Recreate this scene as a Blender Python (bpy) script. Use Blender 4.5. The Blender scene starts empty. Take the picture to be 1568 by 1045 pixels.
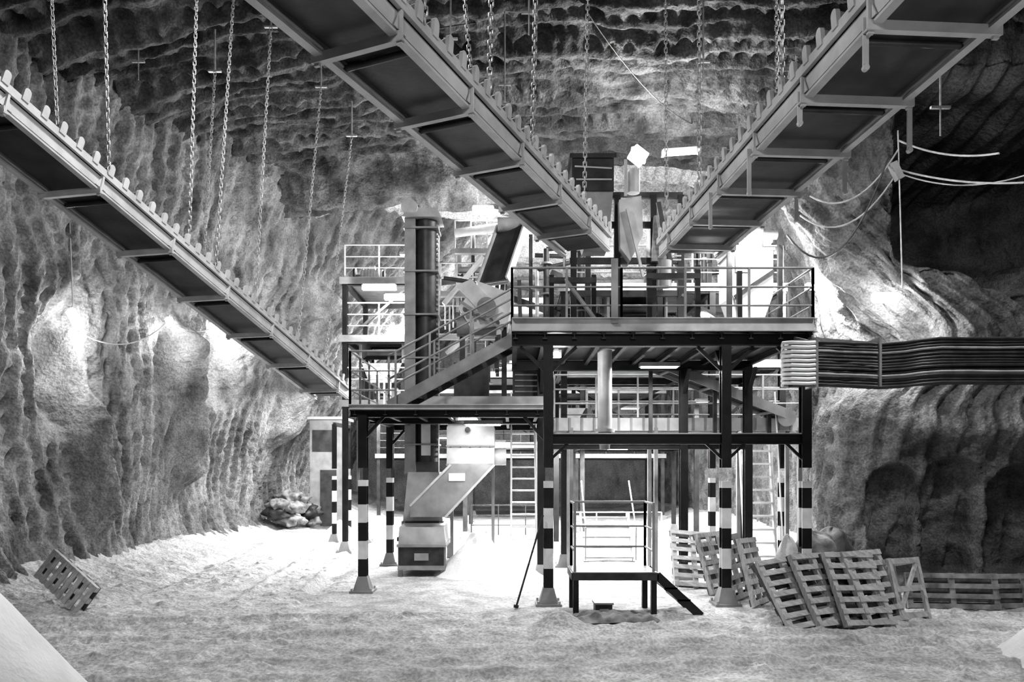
import bpy, math, random
import numpy as np
from mathutils import Vector, Matrix
from mathutils.bvhtree import BVHTree
random.seed(7)
F=1120.0; CZ=2.4
def W(px,py,d): return Vector(((px-784)/F*d, d, CZ+(720-py)/F*d))
V=Vector
# ------------------------------------------------------------ materials
def mat(name, c0, c1, scale=4, rough=.6, metal=0, bump=.1, bscale=30, stretch=(1,1,1), detail=6):
    m=bpy.data.materials.new(name); m.use_nodes=True
    nt=m.node_tree; n=nt.nodes; l=nt.links; b=n['Principled BSDF']
    tc=n.new('ShaderNodeTexCoord'); mp=n.new('ShaderNodeMapping'); mp.inputs['Scale'].default_value=stretch
    l.new(tc.outputs['Object'],mp.inputs['Vector'])
    no=n.new('ShaderNodeTexNoise'); no.inputs['Scale'].default_value=scale; no.inputs['Detail'].default_value=detail
    l.new(mp.outputs[0],no.inputs['Vector'])
    cr=n.new('ShaderNodeValToRGB'); e=cr.color_ramp.elements
    e[0].position=.32; e[1].position=.68
    e[0].color=(c0,c0,c0,1); e[1].color=(c1,c1,c1,1)
    l.new(no.outputs['Fac'],cr.inputs['Fac']); l.new(cr.outputs[0],b.inputs['Base Color'])
    b.inputs['Roughness'].default_value=rough; b.inputs['Metallic'].default_value=metal
    if bump>0:
        nb=n.new('ShaderNodeTexNoise'); nb.inputs['Scale'].default_value=bscale; nb.inputs['Detail'].default_value=5
        l.new(mp.outputs[0],nb.inputs['Vector'])
        bp=n.new('ShaderNodeBump'); bp.inputs['Strength'].default_value=bump; bp.inputs['Distance'].default_value=.03
        l.new(nb.outputs['Fac'],bp.inputs['Height']); l.new(bp.outputs[0],b.inputs['Normal'])
    return m
def emis(name,s):
    m=bpy.data.materials.new(name); m.use_nodes=True
    nt=m.node_tree; b=nt.nodes['Principled BSDF']
    no=nt.nodes.new('ShaderNodeTexNoise'); no.inputs['Scale'].default_value=2
    cr=nt.nodes.new('ShaderNodeValToRGB'); cr.color_ramp.elements[0].color=(.9,.9,.9,1); cr.color_ramp.elements[1].color=(1,1,1,1)
    nt.links.new(no.outputs['Fac'],cr.inputs['Fac']); nt.links.new(cr.outputs[0],b.inputs['Emission Color'])
    b.inputs['Emission Strength'].default_value=s
    return m
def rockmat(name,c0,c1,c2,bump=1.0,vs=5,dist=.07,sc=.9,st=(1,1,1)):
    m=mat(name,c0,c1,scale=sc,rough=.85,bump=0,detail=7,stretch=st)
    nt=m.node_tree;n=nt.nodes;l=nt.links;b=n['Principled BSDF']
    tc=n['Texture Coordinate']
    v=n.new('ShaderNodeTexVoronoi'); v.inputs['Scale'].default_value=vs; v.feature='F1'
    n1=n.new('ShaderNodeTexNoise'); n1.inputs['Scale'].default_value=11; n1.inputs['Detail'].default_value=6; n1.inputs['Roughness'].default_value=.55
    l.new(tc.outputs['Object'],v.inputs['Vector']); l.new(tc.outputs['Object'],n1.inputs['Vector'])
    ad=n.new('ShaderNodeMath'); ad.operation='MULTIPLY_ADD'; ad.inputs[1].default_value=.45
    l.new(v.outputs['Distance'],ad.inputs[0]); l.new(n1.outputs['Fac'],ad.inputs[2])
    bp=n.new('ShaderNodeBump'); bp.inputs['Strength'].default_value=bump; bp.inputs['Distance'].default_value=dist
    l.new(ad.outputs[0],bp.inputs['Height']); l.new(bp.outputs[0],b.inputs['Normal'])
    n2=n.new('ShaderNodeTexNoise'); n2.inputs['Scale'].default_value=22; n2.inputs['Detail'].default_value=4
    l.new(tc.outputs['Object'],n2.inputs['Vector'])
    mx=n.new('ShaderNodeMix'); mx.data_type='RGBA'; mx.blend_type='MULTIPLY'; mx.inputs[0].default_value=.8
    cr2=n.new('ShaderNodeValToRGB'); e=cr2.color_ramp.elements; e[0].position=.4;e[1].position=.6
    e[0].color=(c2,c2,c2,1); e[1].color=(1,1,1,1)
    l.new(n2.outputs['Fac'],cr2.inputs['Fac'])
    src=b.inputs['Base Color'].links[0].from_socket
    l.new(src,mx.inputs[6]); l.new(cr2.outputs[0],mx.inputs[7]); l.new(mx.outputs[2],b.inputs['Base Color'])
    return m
M={}
M['rock']=rockmat('salt_rock',.09,.36,.6,sc=1.6,st=(1,1,.45))
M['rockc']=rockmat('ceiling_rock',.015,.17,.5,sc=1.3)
M['rockr']=rockmat('right_rock',.06,.26,.55,sc=1.3)
M['rockb']=rockmat('lit_tunnel_rock',.35,.6,.5)  # rock colour lightened to stand in for the bright tunnel light
M['floor']=rockmat('salt_floor',.40,.68,.6,.9,9,.05,2.2)
M['salt']=mat('loose_salt',.66,.8,3,.8,0,.4,25)
M['light']=mat('light_painted_steel',.40,.58,3,.5,.1,.08,40)
M['mid']=mat('grey_painted_steel',.20,.32,3,.5,.1,.08,40)
M['dark']=mat('dark_steel',.025,.06,4,.45,.2,.08,40)
M['black']=mat('black_steel',.006,.016,4,.45,.2,.05,40)
M['white']=mat('white_painted_steel',.62,.78,4,.5,0,.05,40)
M['belt']=mat('rubber_belt',.022,.06,2.5,.5,0,.1,20)
M['wood']=mat('weathered_wood',.34,.6,6,.8,0,.3,30,(1,6,1))
M['wood_shade']=mat('shaded_wood',.05,.14,6,.8,0,.3,30,(1,6,1))  # wood coloured dark to imitate shade behind the slats
M['galv']=mat('galvanised_chain',.34,.55,12,.4,.5,.1,60)
M['cable']=mat('cable_rubber',.025,.06,5,.45,0,.05,30)
M['cablel']=mat('pale_cable',.25,.4,5,.5,0,.05,30)
M['bag']=mat('woven_sack',.5,.7,5,.8,0,.4,20)
M['cloth']=mat('dark_tarp',.10,.38,4,.8,0,.4,15)
M['lamp']=emis('lamp_glow',26)
KEYS=list(M.keys())
# ------------------------------------------------------------ mesh builder
class MB:
    def __init__(s): s.v=[];s.f=[];s.m=[];s.sm=[];s.X=Matrix.Identity(4)
    def add(s,vs,fs,m,smooth=False):
        o=len(s.v); k=KEYS.index(m)
        for p in vs: s.v.append(tuple(s.X@Vector(p)))
        for f in fs: s.f.append(tuple(i+o for i in f)); s.m.append(k); s.sm.append(smooth)
    def box(s,x0,x1,y0,y1,z0,z1,m='mid'):
        vs=[(x0,y0,z0),(x1,y0,z0),(x1,y1,z0),(x0,y1,z0),(x0,y0,z1),(x1,y0,z1),(x1,y1,z1),(x0,y1,z1)]
        s.add(vs,[(0,3,2,1),(4,5,6,7),(0,1,5,4),(1,2,6,5),(2,3,7,6),(3,0,4,7)],m)
    def frame(s,p0,p1,up=V((0,0,1))):
        p0=V(p0);p1=V(p1);f=(p1-p0);L=f.length;f=f/L
        if abs(f.dot(up))>.98: up=V((0,1,0))
        r=f.cross(up).normalized();u=r.cross(f)
        return p0,p1,f,r,u,L
    def beam(s,p0,p1,w,h,m='mid',up=V((0,0,1)),off=(0,0)):
        p0,p1,f,r,u,L=s.frame(p0,p1,up)
        vs=[]
        for p in (p0,p1):
            for a,b in ((-1,-1),(1,-1),(1,1),(-1,1)):
                vs.append(p+r*(off[0]+a*w/2)+u*(off[1]+b*h/2))
        s.add(vs,[(0,1,2,3),(7,6,5,4),(0,4,5,1),(1,5,6,2),(2,6,7,3),(3,7,4,0)],m)
    def ibeam(s,p0,p1,w,h,m='mid',up=V((0,0,1)),t=.02):
        s.beam(p0,p1,w,t,m,up,(0,h/2-t/2)); s.beam(p0,p1,w,t,m,up,(0,-h/2+t/2)); s.beam(p0,p1,t,h-2*t,m,up)
    def chan(s,p0,p1,w,h,m='mid',side=1,t=.015):
        s.beam(p0,p1,t,h,m); s.beam(p0,p1,w,t,m,off=(side*w/2,h/2-t/2)); s.beam(p0,p1,w,t,m,off=(side*w/2,-h/2+t/2))
    def cyl(s,p0,p1,r,m='mid',n=12,r1=None,cap=True):
        p0,p1,f,a,u,L=s.frame(p0,p1); r1=r if r1 is None else r1
        vs=[]
        for p,q in ((p0,r),(p1,r1)):
            for i in range(n):
                t=2*math.pi*i/n; vs.append(p+a*(q*math.cos(t))+u*(q*math.sin(t)))
        s.add(vs,[(i,(i+1)%n,n+(i+1)%n,n+i) for i in range(n)],m,True)
        if cap: s.add(vs,[tuple(range(n-1,-1,-1)),tuple(range(n,2*n))],m)
    def tube(s,pts,r,m='cable',n=6):
        pts=[V(p) for p in pts]; vs=[];fs=[]
        for i,p in enumerate(pts):
            f=(pts[min(i+1,len(pts)-1)]-pts[max(i-1,0)]).normalized()
            up=V((0,0,1)) if abs(f.z)<.95 else V((0,1,0))
            a=f.cross(up).normalized();u=a.cross(f)
            for k in range(n):
                t=2*math.pi*k/n; vs.append(p+a*r*math.cos(t)+u*r*math.sin(t))
        for i in range(len(pts)-1):
            for k in range(n): fs.append((i*n+k,i*n+(k+1)%n,(i+1)*n+(k+1)%n,(i+1)*n+k))
        s.add(vs,fs,m,True)
    def prism(s,poly,off,m='mid'):
        poly=[V(p) for p in poly];off=V(off);n=len(poly)
        vs=poly+[p+off for p in poly]
        s.add(vs,[tuple(range(n)),tuple(range(2*n-1,n-1,-1))]+[(i,n+i,n+(i+1)%n,(i+1)%n) for i in range(n)],m)
    def frustum(s,c0,a0,b0,c1,a1,b1,m='mid'):
        vs=[]
        for c,a,b in ((c0,a0,b0),(c1,a1,b1)):
            for x,y in ((-1,-1),(1,-1),(1,1),(-1,1)): vs.append((c[0]+x*a/2,c[1]+y*b/2,c[2]))
        s.add(vs,[(0,3,2,1),(4,5,6,7),(0,1,5,4),(1,2,6,5),(2,3,7,6),(3,0,4,7)],m)
    def blob(s,c,size,seed,m='bag',amp=.25,n=18):
        rs=random.Random(seed); ph=[rs.uniform(0,6) for _ in range(6)]
        vs=[];fs=[]
        for i in range(n+1):
            th=math.pi*i/n
            for j in range(2*n):
                a=math.pi*j/n
                d=1+amp*(.5*math.sin(3*a+ph[0]+2*th)+.3*math.sin(5*th+ph[1]+a)+.25*math.sin(7*a+ph[2]-3*th))
                x=math.sin(th)*math.cos(a);y=math.sin(th)*math.sin(a);z=math.cos(th)
                vs.append((c[0]+x*d*size[0],c[1]+y*d*size[1],c[2]+z*(1+.3*(d-1))*size[2]))
        for i in range(n):
            for j in range(2*n):
                fs.append((i*2*n+j,(i+1)*2*n+j,(i+1)*2*n+(j+1)%(2*n),i*2*n+(j+1)%(2*n)))
        s.add(vs,fs,m,True)
    def chain(s,p0,p1,m='galv',ll=.095,w=.024,r=.008):
        p0,p1,f,a,u,L=s.frame(p0,p1); n=max(2,int(L/(ll-.024)));st=L/n
        for i in range(n):
            c=p0+f*(st*(i+.5)); q=a if i%2 else u; nn=u if i%2 else a
            ring=[]
            for k in range(8):
                t=2*math.pi*k/8+.39
                ring.append((c+f*(math.copysign(ll/2-w*.8,math.cos(t))+w*.8*math.cos(t))+q*(w*math.sin(t)),(f*math.cos(t)+q*math.sin(t))))
            vs=[];fs=[]
            for p,o in ring:
                for k in range(4):
                    t=math.pi/2*k; vs.append(p+o*(r*math.cos(t))+nn*(r*math.sin(t)))
            for k in range(8):
                for j in range(4): fs.append((k*4+j,k*4+(j+1)%4,((k+1)%8)*4+(j+1)%4,((k+1)%8)*4+j))
            s.add(vs,fs,m,True)
    def rail(s,pts,h=1.05,m='light',sp=1.1,bars=(1,.66,.33),r=.022):
        pts=[V(p) for p in pts]
        for a,b in zip(pts[:-1],pts[1:]):
            n=max(1,round((b-a).length/sp))
            for i in range(n+1):
                q=a.lerp(b,i/n); s.beam(q,q+V((0,0,h)),.04,.04,m)
            for t in bars: s.cyl(a+V((0,0,h*t)),b+V((0,0,h*t)),r if t==1 else r*.8,m,8)
    def make(s,name,bevel=0):
        me=bpy.data.meshes.new(name); me.from_pydata(s.v,[],s.f)
        used=sorted(set(s.m)); mp={k:i for i,k in enumerate(used)}
        for k in used: me.materials.append(M[KEYS[k]])
        me.polygons.foreach_set('material_index',[mp[k] for k in s.m])
        me.polygons.foreach_set('use_smooth',s.sm); me.update()
        o=bpy.data.objects.new(name,me); bpy.context.collection.objects.link(o)
        return o
# ------------------------------------------------------------ noise
def h3(i,j,k,s=0):
    n=(i*374761393+j*668265263+k*1274126177+s*974634533)&0xffffffff
    n=((n^(n>>13))*1274126177)&0xffffffff
    n=n^(n>>16)
    return (n&0xffff)/65535.0
def vn(x,y,z,s=0):
    xi=np.floor(x).astype(np.int64);yi=np.floor(y).astype(np.int64);zi=np.floor(z).astype(np.int64)
    fx=x-xi;fy=y-yi;fz=z-zi
    fx=fx*fx*(3-2*fx);fy=fy*fy*(3-2*fy);fz=fz*fz*(3-2*fz)
    def c(a,b,d): return h3(xi+a,yi+b,zi+d,s)
    x00=c(0,0,0)*(1-fx)+c(1,0,0)*fx; x10=c(0,1,0)*(1-fx)+c(1,1,0)*fx
    x01=c(0,0,1)*(1-fx)+c(1,0,1)*fx; x11=c(0,1,1)*(1-fx)+c(1,1,1)*fx
    return ((x00*(1-fy)+x10*fy)*(1-fz)+(x01*(1-fy)+x11*fy)*fz)*2-1
def fbm(x,y,z,o=4,s=0):
    t=0;a=1;g=0
    for i in range(o):
        t=t+a*vn(x,y,z,s+i);g+=a;a*=.5;x=x*2.03;y=y*2.03;z=z*2.03
    return t/g
def scoops(u,v,row=.55,tooth=.3,s=0,slant=.0,wob=.35):
    w=u*0
    v2=v+wob*vn(u*.35,v*.35,w,s+11)+.08*vn(u*2,v*2,w,s+12)
    r=np.floor(v2/row).astype(np.int64); fv=v2/row-r
    ro=h3(r,r*0,r*0,s)*tooth*3
    u2=u+ro+slant*fv*np.where(r%2==0,1,-1)+.1*vn(u*1.5,v*1.5,w,s+5)
    t=np.floor(u2/tooth).astype(np.int64); fu=u2/tooth-t
    amp=.35+.65*h3(t,r,r*0,s+3)
    prof=np.power(fv,1.6)*(1-np.clip((fv-.82)/.18,0,1))
    return prof*(.45+.55*np.sin(np.pi*fu))*amp
def gridobj(name,P,m):
    ny,nx=P.shape[:2]
    me=bpy.data.meshes.new(name)
    me.vertices.add(nx*ny); me.vertices.foreach_set('co',P.reshape(-1).astype(np.float32))
    i=np.arange(ny-1)[:,None]*nx+np.arange(nx-1)[None,:]
    q=np.stack([i,i+1,i+nx+1,i+nx],-1).reshape(-1)
    nf=(nx-1)*(ny-1)
    me.loops.add(nf*4); me.loops.foreach_set('vertex_index',q.astype(np.int32))
    me.polygons.add(nf); me.polygons.foreach_set('loop_start',np.arange(nf,dtype=np.int32)*4)
    me.polygons.foreach_set('use_smooth',np.ones(nf,dtype=bool))
    me.materials.append(M[m]); me.update(calc_edges=True); me.validate()
    o=bpy.data.objects.new(name,me); bpy.context.collection.objects.link(o); return o
def normals(P):
    a=np.gradient(P,axis=0);b=np.gradient(P,axis=1);n=np.cross(a,b)
    return n/(np.linalg.norm(n,axis=-1,keepdims=True)+1e-9)
def sstep(a,b,x):
    t=np.clip((x-a)/(b-a),0,1); return t*t*(3-2*t)
# ------------------------------------------------------------ floor
ys=np.concatenate([np.arange(-6,6,.4),np.arange(6,20,.035),np.arange(20,52,.2)])
xs=np.arange(-14,16,.045)
Y,X=np.meshgrid(ys,xs,indexing='ij'); Z0=X*0
fl=.09*fbm(X*.25,Y*.25,Z0,3,1)+.045*fbm(X*.8,Y*1.6,Z0,4,2)
crumb=fbm(X*5,Y*5,Z0,3,7); fl=fl+.10*np.clip(crumb-.18,0,1)+.03*fbm(X*7,Y*7,Z0,2,17)
trk=Y+.02*(X-2)**2+.4*vn(X*.15,Y*.1,Z0,9)
brk=.4+.6*np.clip(.5+vn(X*.6,Y*.6,Z0,33),0,1)
def track(c): return (-.045*np.exp(-((trk-c)/.20)**4)+.045*np.exp(-((trk-c-.27)/.07)**2)+.045*np.exp(-((trk-c+.27)/.07)**2))*brk
rut=track(9.1)+track(10.2)+track(11.3)+track(12.5)
tread=0
for c in (9.1,10.2,11.3,12.5): tread=tread+.022*np.sign(np.sin(X*30+abs(trk-c)*16))*np.exp(-((trk-c)/.2)**4)*brk
bank=.55*np.exp(-np.clip(X+9.4,0,9)/.9)*sstep(6,12,Y)+.5*np.exp(-np.clip(8.5-X,0,9)/.9)*sstep(17,22,Y)
bank=bank+.45*sstep(22,34,Y)*sstep(-4,-8,X)
dg=(X+5.2)-(Y-12)*-.10
rut2=(-.08*np.exp(-((dg)/.2)**2)-.08*np.exp(-((dg-1.6)/.2)**2)+.06*np.exp(-((dg-.3)/.08)**2)+.06*np.exp(-((dg-1.3)/.08)**2)-.08*np.exp(-((dg+1.8)/.2)**2))*sstep(12,15,Y)
flat=1-.8*sstep(11.8,13,Y)*sstep(-4,-3,X)*sstep(7,6,X)
Zf=(fl+rut+tread+rut2)*flat+bank*(1-sstep(-4,-3,X)*sstep(7,6,X))-.02
gridobj('floor',np.stack([X,Y,Zf],-1),'floor')
# ------------------------------------------------------------ ceiling
ys=np.concatenate([np.arange(-6,9,.3),np.arange(9,27,.05),np.arange(27,52,.2)])
xs=np.arange(-13,17,.06)
Y,X=np.meshgrid(ys,xs,indexing='ij');Z0=X*0
Zc=11.2-.035*np.clip(-X-3,0,20)**2-.02*np.clip(X-6,0,20)**2
Zc=Zc+.45*fbm(X*.22,Y*.3,Z0,3,21)+.24*fbm(X*.9,Y*.9,Z0,4,22)
hy=Y+.6*vn(X*.4,Z0,Z0,4)
Zc=Zc-1.0*(sstep(20.2,21.4,hy)-sstep(22.2,24,hy))*sstep(2,0,X)+.6*sstep(22.5,26,Y)
yb=Y+.5*vn(X*.15,Y*.1,Z0,55)
Zc=Zc+.38*((yb/1.9)%1)**1.5*(1-sstep(.9,1.,(yb/1.9)%1))
Zc=Zc+.68*scoops(X,Y,.62,.36,31,.1)+.15*scoops(X+3,Y,.28,.24,32,.05)
kk=int(np.searchsorted(ys,22.4))
PC=np.stack([X,Y,Zc],-1)
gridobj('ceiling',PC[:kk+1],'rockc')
gridobj('ceiling',PC[kk:],'rockb')  # far ceiling takes the lightened rock, brightness put into the colour
# ------------------------------------------------------------ walls
def wall(name,path,lean,m,seed,res=.06,zmax=12.6,slr=.5,sgn=1,post=None,amp=1,sc=.36,sl=.25,st_=.36,big=.6):
    path=np.array(path,float); seg=np.linalg.norm(np.diff(path,axis=0),axis=1); s=np.concatenate([[0],np.cumsum(seg)])
    st=np.arange(0,s[-1],res)
    px=np.interp(st,s,path[:,0]);py=np.interp(st,s,path[:,1])
    k=int(.7/res); ker=np.ones(2*k+1)/(2*k+1)
    px=np.convolve(np.pad(px,k,'edge'),ker,'valid');py=np.convolve(np.pad(py,k,'edge'),ker,'valid')
    zs=np.arange(-.4,zmax,res)
    Zg,S=np.meshgrid(zs,st,indexing='ij'); PX=np.broadcast_to(px,Zg.shape).copy();PY=np.broadcast_to(py,Zg.shape).copy()
    PX,PY=lean(PX,PY,Zg,S)
    P=np.stack([PX,PY,Zg],-1)
    N=normals(P)*sgn
    d=big*fbm(PX*.3,PY*.3,Zg*.22,3,seed)+.6*big*fbm(PX*.9,PY*.9,Zg*.6,3,seed+5)
    d=d+sc*scoops(Zg,S+sl*Zg,slr,st_,seed+9,.25)+.14*scoops(Zg,S-.2*Zg,.23,.2,seed+13,.1)
    P=P+N*(d*amp)[...,None]
    if post: P=post(P)
    return gridobj(name,P,m)
def leanL(PX,PY,Z,S):
    L=np.interp(PY,[8,14,20,26,30,50],[.3,.6,2.4,5.2,6.2,6.2])
    zz=np.clip(Z,0,20)
    return PX+L*(zz/10)**1.6+.7*np.exp(-zz/.6)+.3*np.sin(PY*.8)*np.exp(-((zz-3)/2)**2),PY
def postL(P):
    y0=P[...,1].copy(); z0=P[...,2].copy()
    for (y,z,ry,rz,dp) in ((21.4,5.7,.95,1.15,1.6),(15.1,4.6,.5,1.2,.8),(18.4,5.2,.3,.7,.5)):
        mk=np.exp(-(((y0-y)/ry)**4+((z0-z)/rz)**4)); P[...,0]-=dp*mk
    for (yc,zc,k,w,a,z1,z2) in ((19.2,5,.55,.35,.9,1.6,5.6),(15.9,3,.3,.3,.5,.8,3.6),(25.5,6,.4,.6,.9,3,8)):
        yy=yc+(zc-z0)*k
        P[...,0]+=a*np.exp(-((y0-yy)/w)**2)*sstep(z1,z1+.8,z0)*sstep(z2+.8,z2,z0)
    return P
wl=wall('wall_left',[(-9.3,-6),(-9.3,12),(-9.6,20),(-9.6,27),(-9.2,31),(-10.5,36),(-11,50)],leanL,'rock',41,post=postL,sgn=1,sc=.38,big=.42,slr=.42,st_=.3)
def leanR(PX,PY,Z,S):
    zz=np.clip(Z,0,20)
    c=np.exp(-((PY-16)/2.2)**2)
    PX=PX+c*(1.8*np.exp(-((zz-5.2)/1.1)**2)-1.3*sstep(6.6,8.5,zz)-.5*np.exp(-zz/.6))-1.6*sstep(7,11,zz)*sstep(17,20,PY)
    mk=sstep(7.9,9.0,PX)*sstep(6.3,7.2,zz+.3*np.sin(PX*2))*sstep(10.6,9.6,zz)
    PY=PY+6.5*mk*sstep(19,14,PY)
    return PX,PY
def postR(P):
    x=P[...,0];z=P[...,2];y=P[...,1].copy()
    for cx,w,h,dp in ((7.9,.50,2.5,.5),(9.0,.52,2.65,.55),(10.3,.62,2.5,.8),(11.7,.6,2.6,.8)):
        q=((x-cx)/w)**2+(np.clip(z-(h-w),0,9)/w)**2
        P[...,1]+=dp*sstep(1.1,.85,q)*sstep(.15,.35,z)*sstep(17,16,y)
    P[...,1]-=.35*np.exp(-((z-3.2)/.35)**2)*sstep(7.6,8.2,x)*sstep(17,16,y)
    return P
wr=wall('wall_right',[(15,-6),(14.5,9),(13.5,13),(11.5,14.6),(9,15.0),(7.4,15.1),(6.9,15.9),(7.4,18),(8.6,22),(9.2,30),(9,50)],leanR,'rockr',71,sgn=-1,post=postR,sc=.32,sl=.0,slr=.5,st_=.36,big=.45)
def leanB(PX,PY,Z,S): return PX,PY
wall('wall_back',[(-13,47),(0,48),(13,47)],leanB,'rockb',91,res=.15,sgn=-1)
bpy.context.view_layer.update()
dg_=bpy.context.evaluated_depsgraph_get()
BL=BVHTree.FromObject(wl,dg_); BR=BVHTree.FromObject(wr,dg_)
def onwall(T,px,py,default):
    """depth at which the rock face stands in this direction, so fixtures can be mounted on it"""
    o=V((0,0,CZ)); d=(W(px,py,10)-o).normalized()
    h=T.ray_cast(o,d)
    return h[0].y if h[0] else default
# ------------------------------------------------------------ overhead conveyors
def conveyor(name,p0,p1,w,sp,bar0=0,hang=(),m='light'):
    b=MB();p0=V(p0);p1=V(p1)
    f=(p1-p0);L=f.length;f.normalize();r=f.cross(V((0,0,1))).normalized();u=r.cross(f)
    def Q(t,a,c): return p0+f*t+r*a+u*c
    for s in (-1,1):
        b.chan(Q(0,s*w/2,.13),Q(L,s*w/2,.13),.06,.15,m,side=-s)
        b.beam(Q(0,s*(w/2-.02),.02),Q(L,s*(w/2-.02),.02),.08,.025,m)
        b.beam(Q(0,s*(w/2+.03),.27),Q(L,s*(w/2+.03),.27),.04,.10,m)
    b.beam(Q(-.2,0,.10),Q(L,0,.10),w-.16,.012,'belt')
    for s in (-1,1):
        vs=[Q(0,s*.16,.27),Q(L,s*.16,.27),Q(L,s*w*.46,.38),Q(0,s*w*.46,.38)]
        b.add(vs,[(0,1,2,3)],'belt')
    b.add([Q(0,-.16,.27),Q(L,-.16,.27),Q(L,.16,.27),Q(0,.16,.27)],[(0,1,2,3)],'belt')
    t=bar0
    while t<L:
        b.beam(Q(t,-w/2-.06,-.03),Q(t,w/2+.06,-.03),.065,.012,m)
        b.beam(Q(t-.03,-w/2-.06,.0),Q(t-.03,w/2+.06,.0),.012,.08,m)
        for s in (-1,1):
            b.beam(Q(t,s*(w/2+.02),-.06),Q(t,s*(w/2+.02),.32),.05,.03,m,up=f)
            b.prism([Q(t-.09,s*(w/2+.015),.05),Q(t+.09,s*(w/2+.015),.05),Q(t,s*(w/2+.015),.22)],r*(.01*s),m)
        b.cyl(Q(t+.3,-w/2+.05,.06),Q(t+.3,w/2-.05,.06),.03,'dark',10)
        t+=sp
    t=.1
    while t<L:
        for s in (-1,1):
            pts=[Q(t-.045,s*(w/2+.02),.28),Q(t+.045,s*(w/2+.02),.28)]
            pts+=[Q(t+.045*math.cos(a),s*(w/2+.03),.40+.045*math.sin(a)) for a in (0,.52,1.05,1.57,2.09,2.62,3.14)]
            b.prism(pts,r*(.04*s),m)
            b.cyl(Q(t,s*(w/2-.17),.36),Q(t,s*(w/2+.02),.40),.03,'mid',8)
        t+=.27
    for (t,s,ctop,ox,oy) in hang:
        a=Q(t,s*(w/2+.05),.30); top=V((a.x+ox,a.y+oy,ctop))
        b.chain(a,top)
        b.cyl(top,top+V((0,0,.8)),.02,'galv',6); b.beam(top+V((-.12,0,.02)),top+V((.12,0,.02)),.05,.03,'galv')
    return b,Q,L
p0=V((3.55,3.0,5.92));p1=V((2.95,12.2,5.92))
b,Q,L=conveyor('x',p0,p1,1.0,1.15,.55,hang=[(2.4,-1,10.6,0,0),(4.4,-1,10.6,.02,.1),(4.4,1,10.6,.05,0),(7.0,-1,9.6,0,0),(7.0,1,10.4,0,.1),(8.6,-1,10.4,.0,.1)])
for t,s,l in ((2.9,-1,.3),(4.0,1,.45),(4.05,-1,.2),(5.2,1,.4),(5.3,-1,.4),(6.6,-1,.35),(6.4,1,.3)):
    b.beam(Q(t,s*.53,.1),Q(t,s*.53,-l),.045,.02,'light',up=V((0,1,0)))
    b.cyl(Q(t-.02,s*.53,-l),Q(t+.02,s*.53,-l),.026,'light',8)
b.make('overhead_belt_conveyor')
p0=V((-2.6,3.0,5.9)); p1=V((1.20,11.9,5.9))
b,Q,L=conveyor('x',p0,p1,.78,1.3,.75,hang=[(3.7,1,10.7,.05,0),(5.0,1,10.8,.1,.2),(6.2,1,10.8,.1,.1),(6.6,-1,10.8,-.4,.6),(8.2,1,10.8,.1,.2)])
b.make('overhead_belt_conveyor')
d0=V((.212,1,-.267)); c=V((-5.75,9.7,5.98)); p0=c-d0*5.0; p1=c+d0*7.3
b,Q,L=conveyor('x',p0,p1,.84,1.45,.80,hang=[(5.2,1,10.5,-.1,0),(5.4,-1,10.4,-.3,.2),(6.9,1,10.4,.05,.2),(7.6,1,10.4,.1,.5),(8.8,1,10.5,.15,.4),(10.4,1,10.3,.3,.6),(8.6,-1,9.8,0,.6),(11.6,1,9.9,.4,.8)])
b.make('overhead_belt_conveyor')
# ------------------------------------------------------------ steel platform
def column(b,x,y,z1,s=.17,stripes=True,z0=0,cm='black'):
    b.frustum((x,y,z0-.05),.38,.38,(x,y,z0+.30),.19,.19,'mid')
    b.box(x-.23,x+.23,y-.23,y+.23,z0-.08,z0+.03,'mid')
    for sx in (-1,1):
        for sy in (-1,1): b.cyl((x+sx*.19,y+sy*.19,z0+.02),(x+sx*.19,y+sy*.19,z0+.08),.022,'galv',6)
    def seg(a,c,m): b.ibeam((x,y,a),(x,y,c),s,s,m,up=V((0,1,0)),t=.022)
    z=z0+.28; i=0
    if stripes:
        while z<2.1:
            seg(z,min(z+.36,2.2),'white' if i%2 else 'black')
            z+=.36;i+=1
    seg(z,z1,cm)
b=MB()
X0,X1,Y0,Y1=0.0,5.36,13.0,16.4
for x in (.65,3.82,5.25):
    for y in (13.1,16.3): column(b,x,y,4.62,stripes=(y<14))
    for y,sy in ((13.1,1),(16.3,-1)):
        b.beam((x,y,4.05),(x,y+sy*.55,4.6),.07,.07,'black')
    for sx in (-1,1):
        if x+sx*.5<5.4: b.beam((x,13.1,4.12),(x+sx*.5,13.1,4.6),.06,.06,'black')
    for sx in (-1,1):
        if .6<x+sx*.35<5.4: b.beam((x,13.1,2.55),(x+sx*.35,13.1,2.88),.05,.05,'black')
for y in (13.1,16.3):
    b.ibeam((X0,y,4.72),(X1,y,4.72),.16,.22,'black')
    b.ibeam((.65,y,2.95),(5.3,y,2.95),.16,.18,'black')
b.beam((.7,13.1,3.05),(5.2,13.1,3.05),.12,.02,'salt')
for i in range(11):
    x=X0+.06+i*(X1-X0-.12)/10; b.ibeam((x,Y0,4.79),(x,Y1,4.79),.08,.12,'dark')
b.box(X0,X1,Y0,Y1,4.86,4.90,'dark')
for p,q in (((X0,Y0,4.98),(X1,Y0,4.98)),((X0,Y1,4.98),(X1,Y1,4.98)),((X1,Y0,4.98),(X1,Y1,4.98))):
    b.chan(p,q,.07,.24,'light',1)
b.chan((X0,Y0+.0,4.98),(X0,14.4,4.98),.07,.24,'mid',1)
b.rail([(X0,Y0+.03,5.0),(1.95,Y0+.03,5.0),(X1,Y0+.03,5.0),(X1,Y1,5.0)],1.0,'mid',sp=1.15)
b.beam((1.82,12.97,5.0),(1.82,12.97,6.15),.12,.03,'mid',up=V((0,1,0)))
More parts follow.
